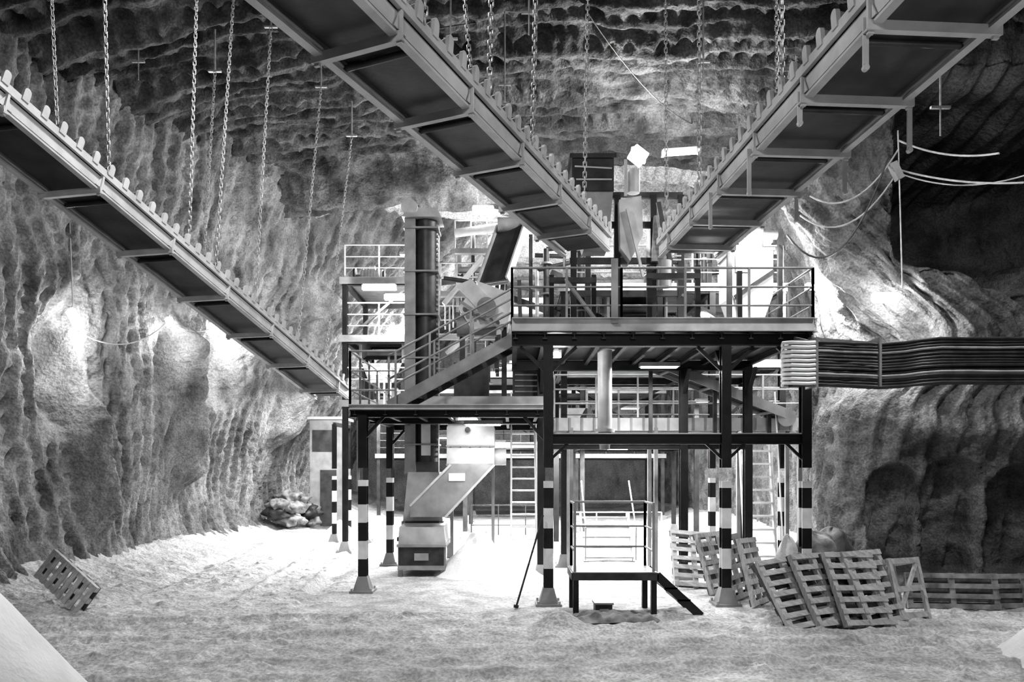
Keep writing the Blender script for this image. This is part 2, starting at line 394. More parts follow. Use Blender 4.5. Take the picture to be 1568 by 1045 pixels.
b.rail([(X0,Y0+.03,5.0),(X0,14.4,5.0)],1.0,'mid',sp=1.4)
for x,y in ((.75,13.9),(1.55,13.9),(2.55,13.6),(3.45,13.6),(4.35,14)):
    b.beam((x,y,4.9),(x,y,6.0+(.2 if x>2 else .1)),.09,.09,'black')
b.beam((.7,13.9,6.0),(1.6,13.9,6.0),.1,.1,'dark');b.beam((2.5,13.6,6.0),(3.5,13.6,6.0),.1,.1,'dark')
b.beam((1.0,13.8,6.0),(1.75,13.8,5.0),.14,.05,'mid');b.beam((3.2,13.8,5.7),(4.3,13.8,5.0),.1,.05,'mid')
b.make('steel_platform')
b=MB()
XA,XB,YA,YB=-3.2,.62,14.4,19.3
for x,y in ((-2.95,14.5),(-3.1,18.6)): column(b,x,y,3.5)
for x,y in ((-2.95,14.5),(-3.1,18.6)):
    b.beam((x,y,3.0),(x+.45,y,3.5),.06,.06,'black'); b.beam((x,y,3.0),(x,y+.5,3.5),.06,.06,'black')
b.beam((.65,14.5,3.0),(.2,14.5,3.5),.06,.06,'black')
for y in (14.5,16.5,19.2): b.ibeam((XA,y,3.51),(XB+.1,y,3.51),.14,.14,'black')
for i in range(7):
    x=XA+.1+i*.6; b.ibeam((x,YA,3.53),(x,YB,3.53),.07,.10,'dark')
b.box(XA,XB,YA,YB,3.58,3.61,'mid')
b.chan((XA,YA-.02,3.64),(XB,YA-.02,3.64),.05,.1,'light',1)
b.beam((-2.2,16.2,3.88),(.7,16.2,3.88),.08,.3,'light')
b.beam((-2.2,15.6,3.66),(.7,15.6,3.66),.3,.05,'white')
b.rail([(-2.3,YA+.05,3.6),(XA,YA+.05,3.6),(XA,YB,3.6)],1.15,'mid',sp=1.0)
b.beam((-3.05,14.5,3.5),(-3.05,14.5,2.0),.05,.05,'mid')
b.make('steel_platform')
b=MB()
a=V((-2.45,0,3.66));c=V((.02,0,5.0))
for y in (14.55,15.4):
    b.beam((a.x,y,a.z),(c.x,y,c.z),.05,.24,'mid' if y<15 else 'dark')
    for off in (.55,1.02):
        b.cyl((a.x,y,a.z+off),(c.x,y,c.z+off),.022,'mid',8)
    for t in (0,.33,.66,1): 
        q=a.lerp(c,t); b.beam((q.x,y,q.z),(q.x,y,q.z+1.02),.04,.04,'mid')
for i in range(8):
    q=a.lerp(c,(i+.5)/8); b.box(q.x-.13,q.x+.13,14.56,15.39,q.z-.02,q.z+.02,'dark')
b.make('steel_staircase')
# ------------------------------------------------------------ rear frames
def gantry(xs,ys,zs,m='dark',deckm='mid',stripes=True,railm='mid',rails=True,s=.15,fascia='mid',cm='black'):
    b=MB()
    for x in xs:
        for y in ys: column(b,x,y,zs[-1],s,stripes and y==ys[0] and x>4,cm=cm)
    for z in zs:
        for y in ys: b.ibeam((xs[0]-.1,y,z),(xs[-1]+.1,y,z),.12,.18,m)
        for x in xs: b.ibeam((x,ys[0],z),(x,ys[-1],z),.12,.16,m)
        b.beam((xs[0]-.15,ys[0]-.1,z+.05),(xs[-1]+.15,ys[0]-.1,z+.05),.03,.2,fascia)
        b.box(xs[0],xs[-1],ys[0],ys[-1],z+.1,z+.12,deckm)
        if rails: b.rail([(xs[0],ys[0]-.05,z+.1),(xs[-1],ys[0]-.05,z+.1)],1.0,railm,1.3)
    for i in range(len(zs)-1):
        for x0,x1 in zip(xs[:-1],xs[1:]):
            if (i+int(x0))%2: b.beam((x0,ys[0],zs[i]),(x1,ys[0],zs[i+1]),.07,.07,m)
            else: b.beam((x1,ys[-1],zs[i]),(x0,ys[-1],zs[i+1]),.07,.07,m)
    return b
gantry([1.3,5.0,6.75],[18.3,21.5],[3.35,5.0,6.9],fascia='light').make('steel_gantry')
gantry([-4.9,-2.9],[21.5,24.5],[4.3,6.2,7.9],fascia='mid',railm='light',stripes=False).make('steel_gantry')
gantry([-1.6,2.4,6.3],[25,28.5],[3.2,5.6,7.8],fascia='light',railm='dark',stripes=False,cm='dark').make('steel_gantry')
gantry([-6.2,-2.0,3,7],[34,38],[3.0,6.0],fascia='mid',railm='dark',stripes=False,cm='dark').make('steel_gantry')
def motor(b,x,y,z,s=1,m='mid'):
    b.cyl((x-.35*s,y,z+.25*s),(x+.35*s,y,z+.25*s),.2*s,m,16); b.cyl((x+.35*s,y,z+.25*s),(x+.42*s,y,z+.25*s),.16*s,'dark',16)
    b.cyl((x-.6*s,y,z+.25*s),(x-.35*s,y,z+.25*s),.04*s,'galv',8); b.cyl((x-.6*s,y,z+.25*s),(x-.54*s,y,z+.25*s),.26*s,'dark',18)
    b.box(x-.3*s,x+.3*s,y-.18*s,y+.18*s,z-.02,z+.08*s,'dark'); b.box(x-.1*s,x+.1*s,y-.1*s,y+.1*s,z+.42*s,z+.55*s,m)
    for k in range(6): b.cyl((x-.3*s+k*.1*s,y,z+.25*s),(x-.28*s+k*.1*s,y,z+.25*s),.22*s,m,14)
def screen(name,x,y,z,w,l,h,m='light',tilt=.3):
    b=MB(); b.X=Matrix.Translation((x,y,z))
    for s in (-1,1):
        b.prism([(s*w/2,-l/2,.3),(s*w/2,l/2,.3+l*tilt),(s*w/2,l/2,.3+l*tilt+h),(s*w/2,-l/2,.3+h*.8)],(.05*s,0,0),m)
        for k in range(5): b.beam((s*(w/2+.05),-l/2+k*l/4,.3+k*l/4*tilt),(s*(w/2+.05),-l/2+k*l/4,.3+k*l/4*tilt+h*.85),.05,.05,'mid')
    b.add([(-w/2,-l/2,.4),(w/2,-l/2,.4),(w/2,l/2,.4+l*tilt),(-w/2,l/2,.4+l*tilt)],[(0,1,2,3)],'dark')
    b.prism([(-w/2,-l/2,.3),(w/2,-l/2,.3),(w/2*.6,-l/2-.1,-.3),(-w/2*.6,-l/2-.1,-.3)],(0,.1,0),m)
    b.cyl((-w/2-.15,0,.3+h*.6),(w/2+.15,0,.3+h*.6),.12,'mid',14)
    for s in (-1,1):
        for q in (-1,1):
            b.cyl((s*w/2,q*l*.4,-.1),(s*w/2,q*l*.4,.35+(q*.4+.5)*l*tilt),.07,'dark',10); b.beam((s*w/2,q*l*.4,-.9),(s*w/2,q*l*.4,-.1),.1,.1,'dark')
    b.X=b.X@Matrix.Translation((w/2+.6,0,.2)); motor(b,0,0,0,.9)
    b.make(name)
screen('vibrating_screen',.3,21.8,6.2,1.5,2.2,.8)
screen('vibrating_screen',3.2,19.7,5.95,1.4,2.0,.8,'mid')
screen('vibrating_screen',-1.0,26.5,8.8,1.8,2.4,.9)
screen('vibrating_screen',5.7,19.8,7.9,1.1,1.8,.7,'white',.2)
screen('vibrating_screen',-3.9,22.8,5.3,1.2,1.8,.7)
screen('vibrating_screen',1.6,25.8,4.2,1.8,2.0,.8,'mid')
b=MB(); rs=random.Random(12)
for i in range(18):
    x=rs.uniform(-1.2,6.3);y=rs.uniform(18.5,24);z0=rs.uniform(5,6.5);z1=z0+rs.uniform(1,3)
    b.cyl((x,y,z0),(x,y,z1),rs.choice((.05,.08,.12)),rs.choice(('light','mid','dark','dark')),12)
    b.cyl((x,y,z1),(x+rs.choice((-1,1))*rs.uniform(.5,1.5),y,z1+rs.uniform(-.3,.6)),.06,'dark',10)
    for z in np.arange(z0,z1,.8): b.cyl((x,y,z),(x,y,z+.04),.16,'mid',12)
for i in range(12):
    x=rs.uniform(-3,4);y=rs.uniform(20,24);z=rs.uniform(6,8.6)
    b.beam((x,y,z),(x+rs.uniform(1,2.5),y,z+rs.uniform(-.9,.9)),.12,.16,rs.choice(('light','dark','dark')))
for x,z in ((-1.5,6.2),(-1.3,7.4),(-.9,8.6)):
    b.rail([(x-.7,20.5,z),(x+1.1,20.5,z)],.8,'light',.45,bars=(1,.5,0)); b.beam((x-.7,20.5,z-.08),(x+1.1,20.5,z-.08),.2,.14,'mid')
for x in (-2.1,-1.1,-.2): b.beam((x,20.7,3.6),(x,20.7,9.4),.1,.1,'black')
b.beam((-1.9,20.3,7.0),(-.8,20.3,8.3),.25,.1,'white'); b.beam((-1.8,20.2,5.6),(-.7,20.2,6.6),.3,.1,'light')
b.cyl((-1.6,20.4,9.0),(-.2,20.4,9.2),.12,'light',12)
for k in range(7): b.cyl((-1.85+k*.22,20.3,6.3+k*.05),(-1.85+k*.22,20.3,7.1+k*.05),.02,'white',6)
b.make('pipework')
b=MB()
for x,y,z in ((-4.2,22.0,8.02),(-3.6,22.5,4.42),(2.0,19,5.12),(4.3,19,5.12),(6,19,7.02),(0,25.6,5.72),(4.4,25.8,5.72),(2.4,15.4,4.92)): motor(b,x,y,z,.9,'light')
b.make('drive_motors')
# ------------------------------------------------------------ bucket elevator
b=MB()
x=-2.18;y=18.0
b.cyl((x+.08,y,2.6),(x+.08,y,8.5),.27,'dark',24)
b.box(x-.42,x-.16,y-.30,y+.3,2.3,8.55,'mid')
b.box(x-.40,x+.36,y+.1,y+.35,2.3,8.55,'mid')
for i in range(6):
    z=3.0+i*1.05
    b.box(x-.45,x+.40,y-.33,y+.36,z,z+.04,'mid')
for i in range(48):
    z=2.7+i*.12; b.box(x+.33,x+.38,y-.12,y-.02,z,z+.05,'mid')
b.box(x-.02,x+.2,y-.29,y-.24,2.75,3.6,'white')
b.frustum((x,y,8.5),.95,.8,(x,y,8.75),.7,.6,'light')
b.cyl((x-.3,y-.35,8.75),(x-.3,y+.35,8.75),.2,'light',14)
b.frustum((x+.05,y-.2,1.15),.95,.7,(x+.05,y-.1,2.35),.75,.6,'light')
b.box(x-.45,x+.55,y-.6,y+.2,1.05,1.18,'mid')
b.cyl((x-.35,y-.62,1.1),(x+.45,y-.62,1.1),.09,'dark',12)
b.make('bucket_elevator')
b=MB()
fx0,fx1=-2.58,-1.5;fy=16.6
b.prism([(fx0,fy,.72),(fx1,fy,.72),(fx1-.05,fy,1.1),(fx0+.02,fy,1.1)],(0,1.6,0.1),'light')
b.box(fx0+.02,fx1-.04,fy-.1,fy+.1,.22,.66,'dark')
b.box(fx0-.02,fx1+.02,fy-.14,fy+1.5,.66,.72,'mid')
b.box(fx0,fx1,fy-.12,fy+1.5,.14,.24,'mid')
for xx in (fx0+.05,fx1-.05):
    for yy in (fy,fy+1.4): b.box(xx-.05,xx+.05,yy-.05,yy+.05,-.05,.7,'mid')
b.box(fx0+.38,fx1-.38,fy-.14,fy-.1,.36,.52,'mid')
for k in range(6): b.cyl((fx0-.04,fy+.1+k*.2,.82),(fx0+.02,fy+.1+k*.2,.82),.05,'dark',8)
b.make('vibrating_feeder')
b=MB()
def R(px0,px1,py0,py1,d,dd,m): 
    p=W(px0,py1,d);q=W(px1,py0,d); b.box(p.x,q.x,d,d+dd,p.z,q.z,m)
R(684,757,655,712,16.6,1.0,'light')
p=W(684,655,16.6);q=W(757,640,16.6)
b.prism([(p.x,16.6,p.z),(q.x,16.6,p.z),(q.x-.12,16.6,q.z+.1),(p.x+.15,16.6,q.z+.1)],(0,1,0),'light')
for k in range(5):
    pp=W(690+k*15,684,16.6); b.cyl((pp.x,16.56,pp.z),(pp.x,16.6,pp.z),.025,'dark',6)
b.beam(W(683,683,16.57),W(758,683,16.57),.03,.04,'mid'); b.beam(W(683,712,16.57),W(758,712,16.57),.03,.05,'mid')
b.prism([W(690,712,16.5),W(757,712,16.5),W(682,792,16.5),W(628,792,16.5),W(628,775,16.5)],(0,.8,0),'mid')
b.prism([W(687,725,16.48),W(712,725,16.48),W(712,737,16.48),W(687,737,16.48)],(0,.02,0),'white')
for (u0,u1) in (((690,712),(628,775)),((757,712),(682,792))):
    b.beam(W(*u0,16.47),W(*u1,16.47),.06,.05,'light')
b.cyl(W(757,700,16.9),W(775,700,16.9),.2,'light',14)
b.cyl(W(716,645,17),W(716,615,17),.16,'light',16)
b.cyl(W(716,658,16.58),W(716,658,16.5),.06,'dark',10)
for xx in (690,752): b.beam(W(xx,712,17.2),W(xx,640,17.2),.06,.06,'mid')
for px in (692,755):
    a=W(px,712,17.2); b.beam(a,(a.x,17.2,0),.07,.07,'mid')
b.make('discharge_chute')
# ------------------------------------------------------------ upper inclined conveyor + chutes
b=MB()
def inc(b,p,q,w,h,m='belt',em='light'):
    p,q,f,r,u,L=b.frame(p,q)
    b.beam(p,q,w,.05,m,off=(0,.0))
    for s in (-1,1): b.beam(p,q,.05,h,em,off=(s*w/2,0))
    n=int(L/.5)
    for i in range(n+1):
        c=p+f*(i*L/n); b.cyl(c-r*w/2-u*.08,c+r*w/2-u*.08,.04,'mid',8)
inc(b,W(755,432,18.6),W(785,345,19.5),.85,.22,'belt','light')
b.cyl(W(762,345,19.5),W(806,345,19.5),.2,'mid',18)
b.beam(W(770,430,18.8),(-.4,18.8,5.0),.1,.1,'dark'); b.beam(W(795,430,18.8),(.25,18.8,5.0),.1,.1,'dark')
for dd in (19.6,): 
    b.beam((-.4,dd,5.0),(-.4,dd,8.7),.1,.1,'dark'); b.beam((.5,dd,5.0),(.5,dd,8.7),.1,.1,'dark')
b.make('inclined_belt_conveyor')
b=MB()
inc(b,W(925,528,16.6),W(1205,640,17.0),.7,.22,'belt','mid')
b.cyl(W(1205,640,16.6),W(1205,640,17.4),.2,'mid',16)
for t in (.25,.6,.9):
    a=W(925,528,16.6).lerp(W(1205,640,17.0),t); b.beam(a,(a.x,a.y,3.1),.08,.08,'dark')
b.make('inclined_belt_conveyor')
b=MB()
b.beam((1.0,17.3,3.48),(7.0,17.3,3.48),.06,.30,'light'); b.beam((1.0,18.1,3.48),(7.0,18.1,3.48),.06,.30,'light')
b.beam((1.0,17.7,3.62),(7.0,17.7,3.62),.7,.02,'belt')
for i in range(18): b.cyl((1.1+i*.32,17.3,3.45),(1.1+i*.32,18.1,3.45),.05,'mid',8)
for i in range(20): b.box(1.05+i*.29,1.1+i*.29,17.24,17.3,3.33,3.63,'mid')
b.rail([(1.0,17.25,3.64),(6.9,17.25,3.64)],1.0,'light',1.0)
for x in (1.4,3.4,5.6,6.8):
    for yy in (17.3,18.1): b.beam((x,yy,-.05),(x,yy,3.4),.09,.09,'mid')
b.make('horizontal_belt_conveyor')
b=MB()
b.prism([W(702,470,16.8),W(735,432,16.8),W(785,450,16.8),W(778,495,16.8),W(722,505,16.8)],(0,1.2,0),'light')
b.prism([W(700,440,16.9),W(722,430,16.9),W(770,480,16.9),W(745,492,16.9)],(0,-.15,0),'light')
b.beam(W(705,462,16.6),W(770,505,16.6),.06,.06,'mid')
for k in range(6): 
    a=W(712+k*10,475+k*4,16.62); b.cyl(a,a+V((0,-.05,0)),.05,'dark',8)
b.cyl(W(700,500,17.2),W(760,500,17.2),.25,'mid',16)
b.cyl(W(745,470,16.7),W(745,470,16.6),.22,'mid',18)
for px in (708,772): 
    a=W(px,500,17.3); b.beam(a,(a.x,17.3,3.6),.12,.12,'dark')
b.make('roll_crusher')
b=MB()
for px,d in ((878,15.6),(945,15.6),(1000,15.6),(1042,15.6),(900,17.5),(1010,17.5)):
    a=W(px,300,d); b.beam((a.x,d,4.9),(a.x,d,a.z),.13,.13,'black')
for pz in (300,345,400,450):
    b.beam(W(872,pz,15.6),W(1045,pz,15.6),.1,.12,'dark')
p=W(876,292,15.2);q=W(940,240,15.2)
b.box(p.x,q.x,15.2,16.4,p.z,q.z,'dark')
b.box(p.x-.05,q.x+.05,15.15,16.45,q.z-.04,q.z+.05,'dark')
b.beam(W(880,255,15.18),W(937,258,15.18),.02,.03,'light');b.beam(W(882,275,15.18),W(937,275,15.18),.02,.03,'light')
b.frustum((p.x*.5+q.x*.5+.1,15.8,p.z-1.1),.5,.6,(p.x*.5+q.x*.5,15.8,p.z),.85,1.1,'mid')
b.prism([W(948,306,15.3),W(982,300,15.3),W(985,360,15.3),W(965,400,15.3),W(950,380,15.3)],(0,.7,0),'light')
b.prism([W(1002,330,15.4),W(1030,330,15.4),W(1020,400,15.4),W(998,400,15.4)],(0,.8,0),'mid')
b.cyl(W(970,296,15.3),W(970,262,15.3),.13,'light',14)
b.beam(W(958,300,15.2),W(958,245,15.2),.06,.06,'light')
b.beam(W(985,425,15.2),W(960,320,15.2),.09,.05,'light');b.beam(W(1032,430,15.2),W(1008,310,15.2),.09,.05,'dark')
b.cyl(W(1018,400,15.2),W(1018,440,15.2),.14,'mid',14)
for k in range(9): b.cyl(W(1030,350+k*6,15.2),W(1043,350+k*6,15.2),.02,'galv',6)
b.make('transfer_tower')
b=MB()
p=W(1122,452,15);q=W(1184,384,15)
b.box(p.x,q.x,15,16,p.z,q.z,'white'); b.box(p.x-.03,q.x+.03,14.97,16.02,q.z,q.z+.06,'mid')
b.beam(W(1125,455,14.95),W(1185,415,14.95),.03,.07,'dark')
b.prism([W(1122,452,15),W(1184,452,15),W(1170,490,15),W(1135,490,15)],(0,.9,0),'white')
b.box(p.x+.05,p.x+.35,14.97,15,q.z-.45,q.z-.1,'mid')
for xx in (p.x-.1,q.x+.1): b.beam((xx,14.9,4.9),(xx,14.9,q.z+.4),.09,.09,'dark')
b.cyl((p.x-.1,14.95,q.z+.3),(q.x+.1,14.95,q.z+.3),.09,'mid',10)
b.cyl(W(1150,384,15.5),W(1150,350,15.5),.25,'light',16)
b.make('dust_collector')
b=MB()
p=W(695,602,17);q=W(748,572,17); b.box(p.x,q.x,17,17.6,3.6,q.z+.25,'dark'); b.box(p.x+.1,p.x+.35,16.98,17,q.z-.1,q.z,'light')
b.box(p.x+.05,q.x-.05,16.97,17,3.7,3.72,'mid')
b.make('electrical_cabinet')
b=MB()
p=W(785,600,17);q=W(832,540,17); b.box(p.x,q.x,17,17.9,3.6,q.z,'dark')
for k in range(10): b.beam((p.x+.05,16.98,3.7+k*.13),(q.x-.05,16.98,3.7+k*.13),.02,.03,'mid')
b.box(p.x-.03,q.x+.03,16.95,17.95,q.z,q.z+.05,'mid')
b.make('transformer_cabinet')
b=MB()
a=W(926,533,14.6);c=W(926,662,14.6)
b.cyl(a,c,.145,'light',20); b.cyl(c+V((0,0,.06)),c,.2,'light',20)
b.cyl(a,a-V((0,0,.05)),.2,'light',20); b.cyl(c,c-V((0,0,.35)),.13,'mid',20,r1=.10)
b.make('feed_pipe')
# ------------------------------------------------------------ ladders
def ladder(x0,x1,y,z0,z1,lean,n,m='white'):
    b=MB()
    for x in (x0,x1):
        b.beam((x,y,z0),(x,y+lean,z1),.05,.12,m)
        b.cyl((x,y-.35,z0+.9),(x,y-.35+lean,z1+.9),.02,m,8)
        b.beam((x,y-.3,z0+.1),(x,y-.35,z0+.95),.03,.03,m)
    for i in range(n):
        t=(i+.5)/n; b.box(x0,x1,y+lean*t-.1,y+lean*t+.12,z0+(z1-z0)*t-.02,z0+(z1-z0)*t+.02,m)
    return b
ladder(-.02,.6,17.6,-.03,3.5,1.6,12,'white').make('steel_ladder')
ladder(5.35,6.05,16.7,-.03,3.3,.5,11,'white').make('steel_ladder')
ladder(1.9,3.2,19.2,-.03,1.2,1.2,5,'mid').make('steel_ladder')
b=MB(); b.rail([(1.6,22.5,0),(4.6,22.5,0)],1.1,'mid',1.0); b.rail([(-1.5,27,0),(1.5,27,0)],1.1,'dark',1.0); b.make('guard_rail')
# ------------------------------------------------------------ portable steps / work bench
b=MB()
x0,x1,y0,y1,h=1.0,2.38,12.0,12.9,.72
b.box(x0,x1,y0,y1,h-.03,h,'mid'); 
b.beam((x0,y0,h-.07),(x1,y0,h-.07),.05,.12,'dark');b.beam((x0,y1,h-.07),(x1,y1,h-.07),.05,.12,'dark')
b.beam((x0,y0,h-.07),(x0,y1,h-.07),.05,.12,'dark');b.beam((x1,y0,h-.07),(x1,y1,h-.07),.05,.12,'dark')
for x in (x0+.05,x1-.05):
    for y in (y0+.04,y1-.04):
        b.beam((x,y,-.03),(x,y,h-.05),.09,.09,'black')
b.beam((x1,y0+.02,h-.05),(x1+.72,y0+.02,.0),.04,.14,'black');b.beam((x1,y1-.02,h-.05),(x1+.72,y1-.02,.0),.04,.14,'black')
for t in (.3,.6): b.box(x1+.72*t-.1,x1+.72*t+.12,y0,y1,h-.08-.66*t,h-.05-.66*t,'dark')
b.rail([(x0+.04,y0+.1,h),(x0+.04,y1-.03,h),(x1-.04,y1-.03,h),(x1-.04,y0+.1,h)],1.12,'mid',sp=1.3,bars=(1,.62,.3))
b.make('portable_steps')
b=MB(); b.box(1.38,1.66,12.1,12.4,-.02,.17,'dark'); b.box(1.36,1.68,12.08,12.42,.17,.2,'mid'); b.box(1.45,1.6,12.08,12.1,.05,.1,'mid'); b.make('tool_box')
def sheet(name,cx,cy,w,d,m,seed,hh=.09):
    us=np.linspace(-1,1,50);Yg,Xg=np.meshgrid(us,us,indexing='ij')
    rr=np.clip(1-np.maximum(abs(Xg),abs(Yg))**6,0,1)
    z=.04+hh*rr*(.3+.9*abs(fbm(Xg*2.5+seed,Yg*2.5,Xg*0,3,seed)))
    P=np.stack([cx+Xg*w/2*(1+.12*np.sin(3*Yg+seed)),cy+Yg*d/2*(1+.2*np.sin(2.5*Xg+seed)),z],-1)
    return gridobj(name,P,m)
sheet('crumpled_tarp',1.6,11.6,1.3,.6,'cloth',3,.18)
b=MB(); b.cyl(W(790,931,12.7),(.55,12.95,1.6),.018,'dark',8); b.cyl(W(790,931,12.7),W(790,931,12.7)+V((.01,.0,.05)),.045,'dark',8); b.make('steel_rod')
# ------------------------------------------------------------ cable bundle
b=MB(); rs=random.Random(3)
for i in range(48):
    zz=3.83+(i%16)/15*.70; yy=12.2+(i//16)*.09+rs.uniform(-.02,.02)
    z2=zz+rs.uniform(-.012,.012)
    pts=[V((4.72,yy+.1,zz)),V((5.0,yy,zz))]
    for k in range(7): pts.append(V((5.15+k*.14,yy+rs.uniform(-.01,.01),z2-.005*k+rs.uniform(-.005,.005))))
    pts+=[V((6.15,yy-.06,z2-.05)),V((6.4,yy-.3,z2-.06)),V((6.6,yy-.42,z2-.04))]
    for k in range(12): pts.append(V((6.9+k*.45,yy-.45,z2-.02+rs.uniform(-.006,.006))))
    b.tube(pts,.024,'cablel' if i%8==4 else 'cable',6)
for x in (5.05,6.1):
    b.box(x-.02,x+.02,12.1,12.55,3.78,4.6,'mid')
for i in range(10):
    z=3.84+i*.075; b.tube([V((4.9,12.55,z)),V((4.62,12.5,z)),V((4.56,12.3,z+.02)),V((4.64,12.12,z)),V((4.9,12.10,z-.01)),V((5.02,12.11,z))],.033,'white',6)
b.beam((5.05,12.5,4.6),(5.05,13.05,4.75),.05,.05,'mid'); b.beam((6.1,12.4,4.55),(5.3,13.05,4.75),.04,.04,'mid')
b.make('cable_bundle')
# ------------------------------------------------------------ pallets
def pallet(x,y,z,yaw,tilt,roll=0,L=1.2,D=1.0,n=7,m='wood',back='wood_shade'):
    b=MB()
    b.X=Matrix.Translation((x,y,z))@Matrix.Rotation(yaw,4,'Z')@Matrix.Rotation(-tilt,4,'X')@Matrix.Rotation(roll,4,'Y')
    for i in range(n):
        zz=.05+i*(D-.1)/(n-1); b.box(-L/2,L/2,-.07,-.05,zz-.042,zz+.042,m)
    for xx in (-L/2+.05,0,L/2-.05): b.box(xx-.045,xx+.045,-.05,.03,0,D,m)
    nb=5
    for i in range(nb):
        zz=.06+i*(D-.12)/(nb-1); b.box(-L/2,L/2,.03,.05,zz-.06,zz+.06,back)  # back boards carry painted shade so the gaps look deep
    return b
pl=[(4.62,11.15,0,.25,.62,-.12),(5.05,11.25,0,.45,.52,.0),(5.48,11.2,.0,.35,.48,.05),(5.85,11.4,0,.5,.45,0),
    (4.45,13.1,0,1.0,.25,.05),(4.3,13.7,0,.95,.25,.0),(4.15,14.4,0,.8,.3,0),(3.75,14.9,0,.2,.4,.1)]
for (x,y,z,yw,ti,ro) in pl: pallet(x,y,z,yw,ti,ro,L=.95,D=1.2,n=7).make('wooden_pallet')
for (x,y,z,yw,ti,ro) in pl[:4]: pallet(x+.06,y+.28,z,yw+.05,ti,ro-.04,L=.95,D=1.15,n=6,m='wood_shade').make('wooden_pallet')  # extra pallets added behind, shade-coloured, to darken the slat gaps
pallet(-7.0,12.1,.22,-.2,.25,-1.0,L=.55,D=1.15,n=8).make('wooden_pallet')
pallet(7.6,12.6,0,-.12,.2,0,L=1.5,D=.62,n=4,m='cloth').make('wooden_pallet')
pallet(8.9,12.7,0,.05,.15,0,L=1.2,D=.6,n=4,m='cloth').make('wooden_pallet')
b=MB(); b.X=Matrix.Translation((6.45,11.7,0))@Matrix.Rotation(.35,4,'Z')@Matrix.Rotation(-.25,4,'X')
for x in (-.3,.3):
    for y in (0,.5): b.beam((x,y,0),(x,y,1.0),.06,.06,'wood')
for z in (.08,.5,.95):
    for y in (0,.5): b.beam((-.3,y,z),(.3,y,z),.05,.09,'wood')
    for x in (-.3,.3): b.beam((x,0,z),(x,.5,z),.05,.09,'wood')
b.beam((-.3,0,.1),(.3,0,.95),.04,.06,'wood'); b.make('wooden_crate')
b=MB(); b.blob((4.72,12.5,.62),(.20,.20,.66),5,'bag',.22); b.blob((4.62,12.2,.16),(.3,.28,.2),6,'bag',.25); b.make('salt_sack')
b=MB()
for i,(x,y,z,s) in enumerate(((5.15,13.2,.5,.35),(5.5,13.4,.8,.4),(5.8,13.3,.4,.4),(5.4,12.9,.3,.35),(6.0,13.7,.9,.35))):
    b.blob((x,y,z),(s,s*.8,s*1.2),20+i,'cloth',.3)
b.make('pile_of_rags')
b=MB()
for i in range(14):
    rs=random.Random(i); b.blob((-8.1+rs.uniform(-.8,.8),27.2+rs.uniform(-1,.6),.7+rs.uniform(-.3,.8)),(.42,.35,.24),40+i,'dark' if i%4==0 else 'cloth',.45)
b.make('pile_of_sacks')
def heap(name,cx,cy,r,h,seed,m='salt',z0=-.03,pw=1.3,ry=None,na=.25):
    ry=ry or r
    us=np.linspace(-1,1,110);Yg,Xg=np.meshgrid(us,us,indexing='ij'); rr=np.sqrt(Xg**2+Yg**2)
    prof=np.clip(1-rr,0,1)**pw
    z=z0+h*prof*(1+na*fbm(Xg*3+seed,Yg*3,Xg*0,4,seed))-.08*np.clip(rr-.97,0,1)*4
    return gridobj(name,np.stack([cx+Xg*r,cy+Yg*ry,z],-1),m)
heap('salt_heap',-.75,17.0,1.1,1.25,3,pw=1.2)
heap('salt_heap',.1,16.2,.9,.45,4)
heap('salt_heap',.75,11.3,.6,.3,5,m='floor')
heap('salt_heap',-4.6,5.0,2.05,2.6,6,pw=1.0,m='salt',na=.05)
heap('salt_heap',7.5,9.2,1.2,1.2,7,pw=1.0,m='salt')
heap('salt_heap',-5.9,25,1.3,.7,8)
b=MB()
b.box(-7.6,-6.4,27.5,29,0,4.3,'mid'); b.box(-7.7,-6.3,27.4,29.1,4.3,4.4,'light'); b.box(-7.2,-6.6,27.45,27.5,.3,2.4,'dark')
b.box(-7.5,-6.6,27.46,27.5,3.1,3.9,'dark'); b.make('control_cabin')
b=MB()
for px in (512,519): 
    column(b,(px-784)/F*24,24 if px<515 else 25.5,3.9,.13)
b.beam(((512-784)/F*24,24,3.9),((519-784)/F*24,25.5,3.9),.1,.12,'dark'); b.make('striped_support_posts')
def sag(b,p,q,s,r=.014,m='cable',n=14):
    p=V(p);q=V(q); b.tube([p.lerp(q,i/n)-V((0,0,s*4*(i/n)*(1-i/n))) for i in range(n+1)],r,m,5)
dA=onwall(BL,115,490,14.5)-.6; dB=onwall(BL,260,495,18)-.6
dA=min(max(dA,12.5),16); dB=min(max(dB,15.5),20)
b=MB()
sag(b,W(120,508,dA),W(258,492,dB),.4,.015,'cablel'); sag(b,W(258,492,dB),W(330,500,20.2),.2,.015,'cablel')
sag(b,W(112,485,dA),W(106,320,dA-.3),.0,.012,'cablel')
b.make('lamp_cable')
b=MB()
sag(b,W(1375,215,14.6),W(1530,235,13),.15,.02,'cablel'); sag(b,W(1375,260,14.6),W(1568,280,13),.1,.02,'cablel'); sag(b,W(1375,265,14.6),W(1590,262,13),.25,.015,'cablel')
sag(b,W(1225,330,14.6),W(1375,262,14.6),.6,.018,'cablel'); sag(b,W(1240,300,14.6),W(1375,230,14.5),.5,.018,'cablel')
sag(b,W(1375,200,14.5),W(1382,440,14.4),.02,.015,'cablel'); sag(b,W(1205,360,14.6),W(1360,240,14.5),1.1,.02,'cable')
b.beam(W(1366,250,14.5),W(1378,275,14.5),.14,.14,'mid')
b.make('wall_cables')
b=MB()
sag(b,W(500,80,14),W(960,20,16),-.2,.015); sag(b,W(900,20,13),W(1060,190,19),.3,.012)
